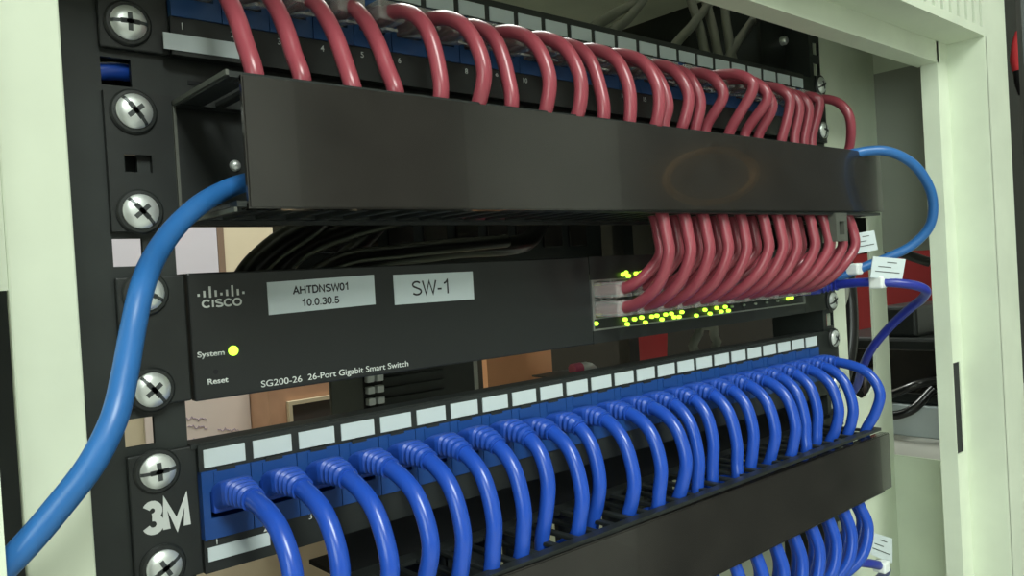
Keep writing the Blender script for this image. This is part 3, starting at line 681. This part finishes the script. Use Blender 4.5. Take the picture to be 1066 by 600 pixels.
e = B(); box(e, 386, 588, 1300, 1398, -440, -140, bev=3); link('carcass', e, WOOD, wd)
pf = thing('picture_frame', 'cream frame around a dark pane on the wooden cupboard', 'frame', (520, 1290, -330))
e = B(); box(e, 424, 432, 1288, 1299, -420, -219); box(e, 432, 576, 1288, 1299, -227, -219); box(e, 576, 584, 1288, 1299, -420, -219); box(e, 432, 576, 1288, 1299, -420, -412); link('frame', e, mat('cream_moulding', (0.62, 0.52, 0.36), 0.5), pf)
link('pane', box(B(), 432, 576, 1293, 1297, -412, -227), mat('dark_pane', (0.07, 0.06, 0.055), 0.4), pf)
ob = tag(link('orange_board', box(B(), 483, 625, 700, 712, -1000, 20), ORNG, None, (552, 706, -1000)), 'plain orange-brown board standing behind the rack', 'board')
cp = thing('small_bottle', 'tiny bottle with pink cap and white body lying in the slit below the switch', 'bottle', (276, 300, -90.3))
e = B(); sweep(e, [Vector((282, 300, -84.5)), Vector((290, 300, -84.5)), Vector((298, 300, -85)), Vector((306, 300, -87))], lambda i: [(5.5, 5.5, 2), (5.5, 5.5, 2), (4, 4, 2), (1.2, 1.2, 2)][i], 14); link('bottle_body', e, NYLON, cp, smooth=True)
e = B(); sweep(e, [Vector((270, 300, -84.5)), Vector((282, 300, -84.5))], 5.8, 14); link('cap', e, PINK, cp, smooth=True)
ft = tag(link('pullout_tray', box(B(), 250, 328, 285, 340, -92, -90.3), BLACK, None, (290, 310, -89)), 'narrow black shelf under the tiny bottle', 'shelf')
tag(link('red_folder', extrude_poly(B(), [(372, 300, -146), (420, 300, -146), (432, 300, -40), (366, 300, -40)], (0, 8, 0)), REDP, None, (390, 304, -146)), 'red folder standing upright seen through the slit under the switch', 'folder')
tag(link('cable_coil', sweep(B(), [Vector((250+16*math.cos(2*PI*k/28), 120+2*math.sin(k), -52+16*math.sin(2*PI*k/28))) for k in range(28)], 4, 10, True), CGREY, None, (250, 120, -72), smooth=True), 'grey cable loop behind the right end of the lower patch panel', 'cable')
# beyond the open cable bay on the right
tab = thing('equipment_table', 'dark table beside the cabinet carrying black equipment', 'table', (560, 150, -1000))
link('tabletop', box(B(), 340, 780, -100, 460, -176, -150, bev=2), mat('pale_tabletop', (0.42, 0.42, 0.38), 0.5), tab)
for (a, c) in ((350, -90), (760, -90), (350, 440), (760, 440)): link('leg', box(B(), a, a+16, c, c+16, -1000, -176), BLACK, tab)
bx = tag(link('paper_ream', box(B(), 420, 560, -20, 120, -150, -122, bev=1), WHITE, None, (490, 50, -150)), 'white stack of paper under the black box at the right', 'paper')
ups = thing('power_supply', 'black power supply box beyond the cabinet side, on white paper', 'power supply', (480, 45, -122))
e = B(); box(e, 425, 545, -15, 110, -122, -62, bev=3); box(e, 432, 520, 22, 60, -62, -34, bev=3); link('case', e, BLACK, ups)
link('face_plate', box(B(), 422, 425, 0, 95, -112, -72, bev=1), GLOSS, ups)
tag(link('red_cabinet', box(B(), 570, 680, 45, 190, -150, 26, bev=3), REDP, None, (620, 60, -150)), 'red painted metal box behind the black power supply', 'box')
for k, (pts, r) in enumerate([([(420, 62, -92), (405, 56, -112), (400, 40, -128), (402, 20, -124), (420, 6, -106)], 4), ([(420, 66, -110), (402, 50, -116), (400, 30, -108), (404, 12, -100), (424, 0, -98)], 3.5)]):
    tag(link('power_cable', tube(B(), pts, r, 8, 10), CBLACK, None, pts[2], smooth=True), ['thick black cable drooping below the power supply', 'thin black cable hanging across the power supply front'][k], 'cable')
tag(link('power_cable', tube(B(), [(360, 60, 2), (345, 45, 16), (342, 25, 20), (344, 5, 18), (360, -20, 6)], 4, 8, 10), CBLACK, None, (342, 25, 6), smooth=True), 'black cable arching over the red box at the right', 'cable')
tag(link('data_cable', tube(B(), [(268, 22, 60), (263, 12, 25), (270, 8, 4), (272, 8, -12), (266, 12, -30), (262, 20, -60)], 3.2, 8, 10), CGREY, None, (268, 10, -40), smooth=True), 'pale grey cable hanging in the side opening by the tagged cables', 'cable')
tag(link('data_cable', tube(B(), [(284, 30, 70), (288, 16, 20), (292, 14, -20), (286, 14, -60), (280, 24, -100)], 5.5, 8, 10), CBLACK, None, (288, 14, -100), smooth=True), 'black cable hanging in the side opening by the tagged cables', 'cable')
rk = thing('dark_backdrop', 'tall black block added as the dark room beyond the cabinet, at the right edge', 'cabinet', (1150, 700, -1000))  # block added to keep the view past the cabinet dark
link('backdrop_body', box(B(), 800, 1500, 120, 1340, -1000, 900, bev=5), mat('unlit_room_dark', (0.010, 0.010, 0.008), 0.6), rk)
e = B(); box(e, 960, 985, 117, 120, -950, 850); link('backdrop_strip', e, mat('dull_bronze_paint', (0.16, 0.13, 0.07), 0.5), rk)
hp_ = thing('hanging_plug', 'red industrial plug with black collar hanging at the right edge', 'plug', (900, 62, 200))
e = B(); sweep(e, [Vector((900, 62, 246)), Vector((900, 62, 262)), Vector((900, 62, 284)), Vector((900, 62, 298))], lambda i: [(11, 11, 2), (13, 13, 2), (10, 10, 2), (5, 5, 2)][i], 16); link('plug_body', e, mat('red_plastic', (0.65, 0.05, 0.06), 0.35), hp_, smooth=True)
e = B(); sweep(e, [Vector((900, 62, 214)), Vector((900, 62, 230)), Vector((900, 62, 246))], lambda i: [(5, 5, 2), (9, 9, 2), (10, 10, 2)][i], 16); link('collar', e, CBLACK, hp_, smooth=True)
e = B(); tube(e, [(900, 62, 298), (902, 62, 400), (900, 64, 1395)], 3, 6, 8); tube(e, [(900, 62, 216), (901, 62, 120), (905, 64, -100), (920, 70, -995)], 3, 8, 8); link('flex', e, CBLACK, hp_, smooth=True)
# coil of orange cable on the open door (its reflection shows in the glossy tray cover)
cc = thing('cable_coil', 'coil of orange cable hanging on the open cabinet door', 'cable', (362, -285, 70))
e = B(); c0 = Vector((362, -285, 102)); a1 = Vector((0.94, 0.34, 0)); P_ = []
for k in range(140):
    a = 2*PI*k/34; rr_ = 1+0.07*math.sin(k*.37)
    P_.append(c0+a1*(52*rr_*math.cos(a))+Vector((0, 0, 1))*(26*rr_*math.sin(a))-Vector((0.43, -0.9, 0))*(k*0.06-4))
sweep(e, P_, 3, 8); link('coil', e, CORANGE, cc, smooth=True)
e = B(); tube(e, [(362, -285, 124), (366, -288, 133), (395, -290, 135), (432, -291, 135)], 3, 6, 8); link('hook', e, STEEL, cc)
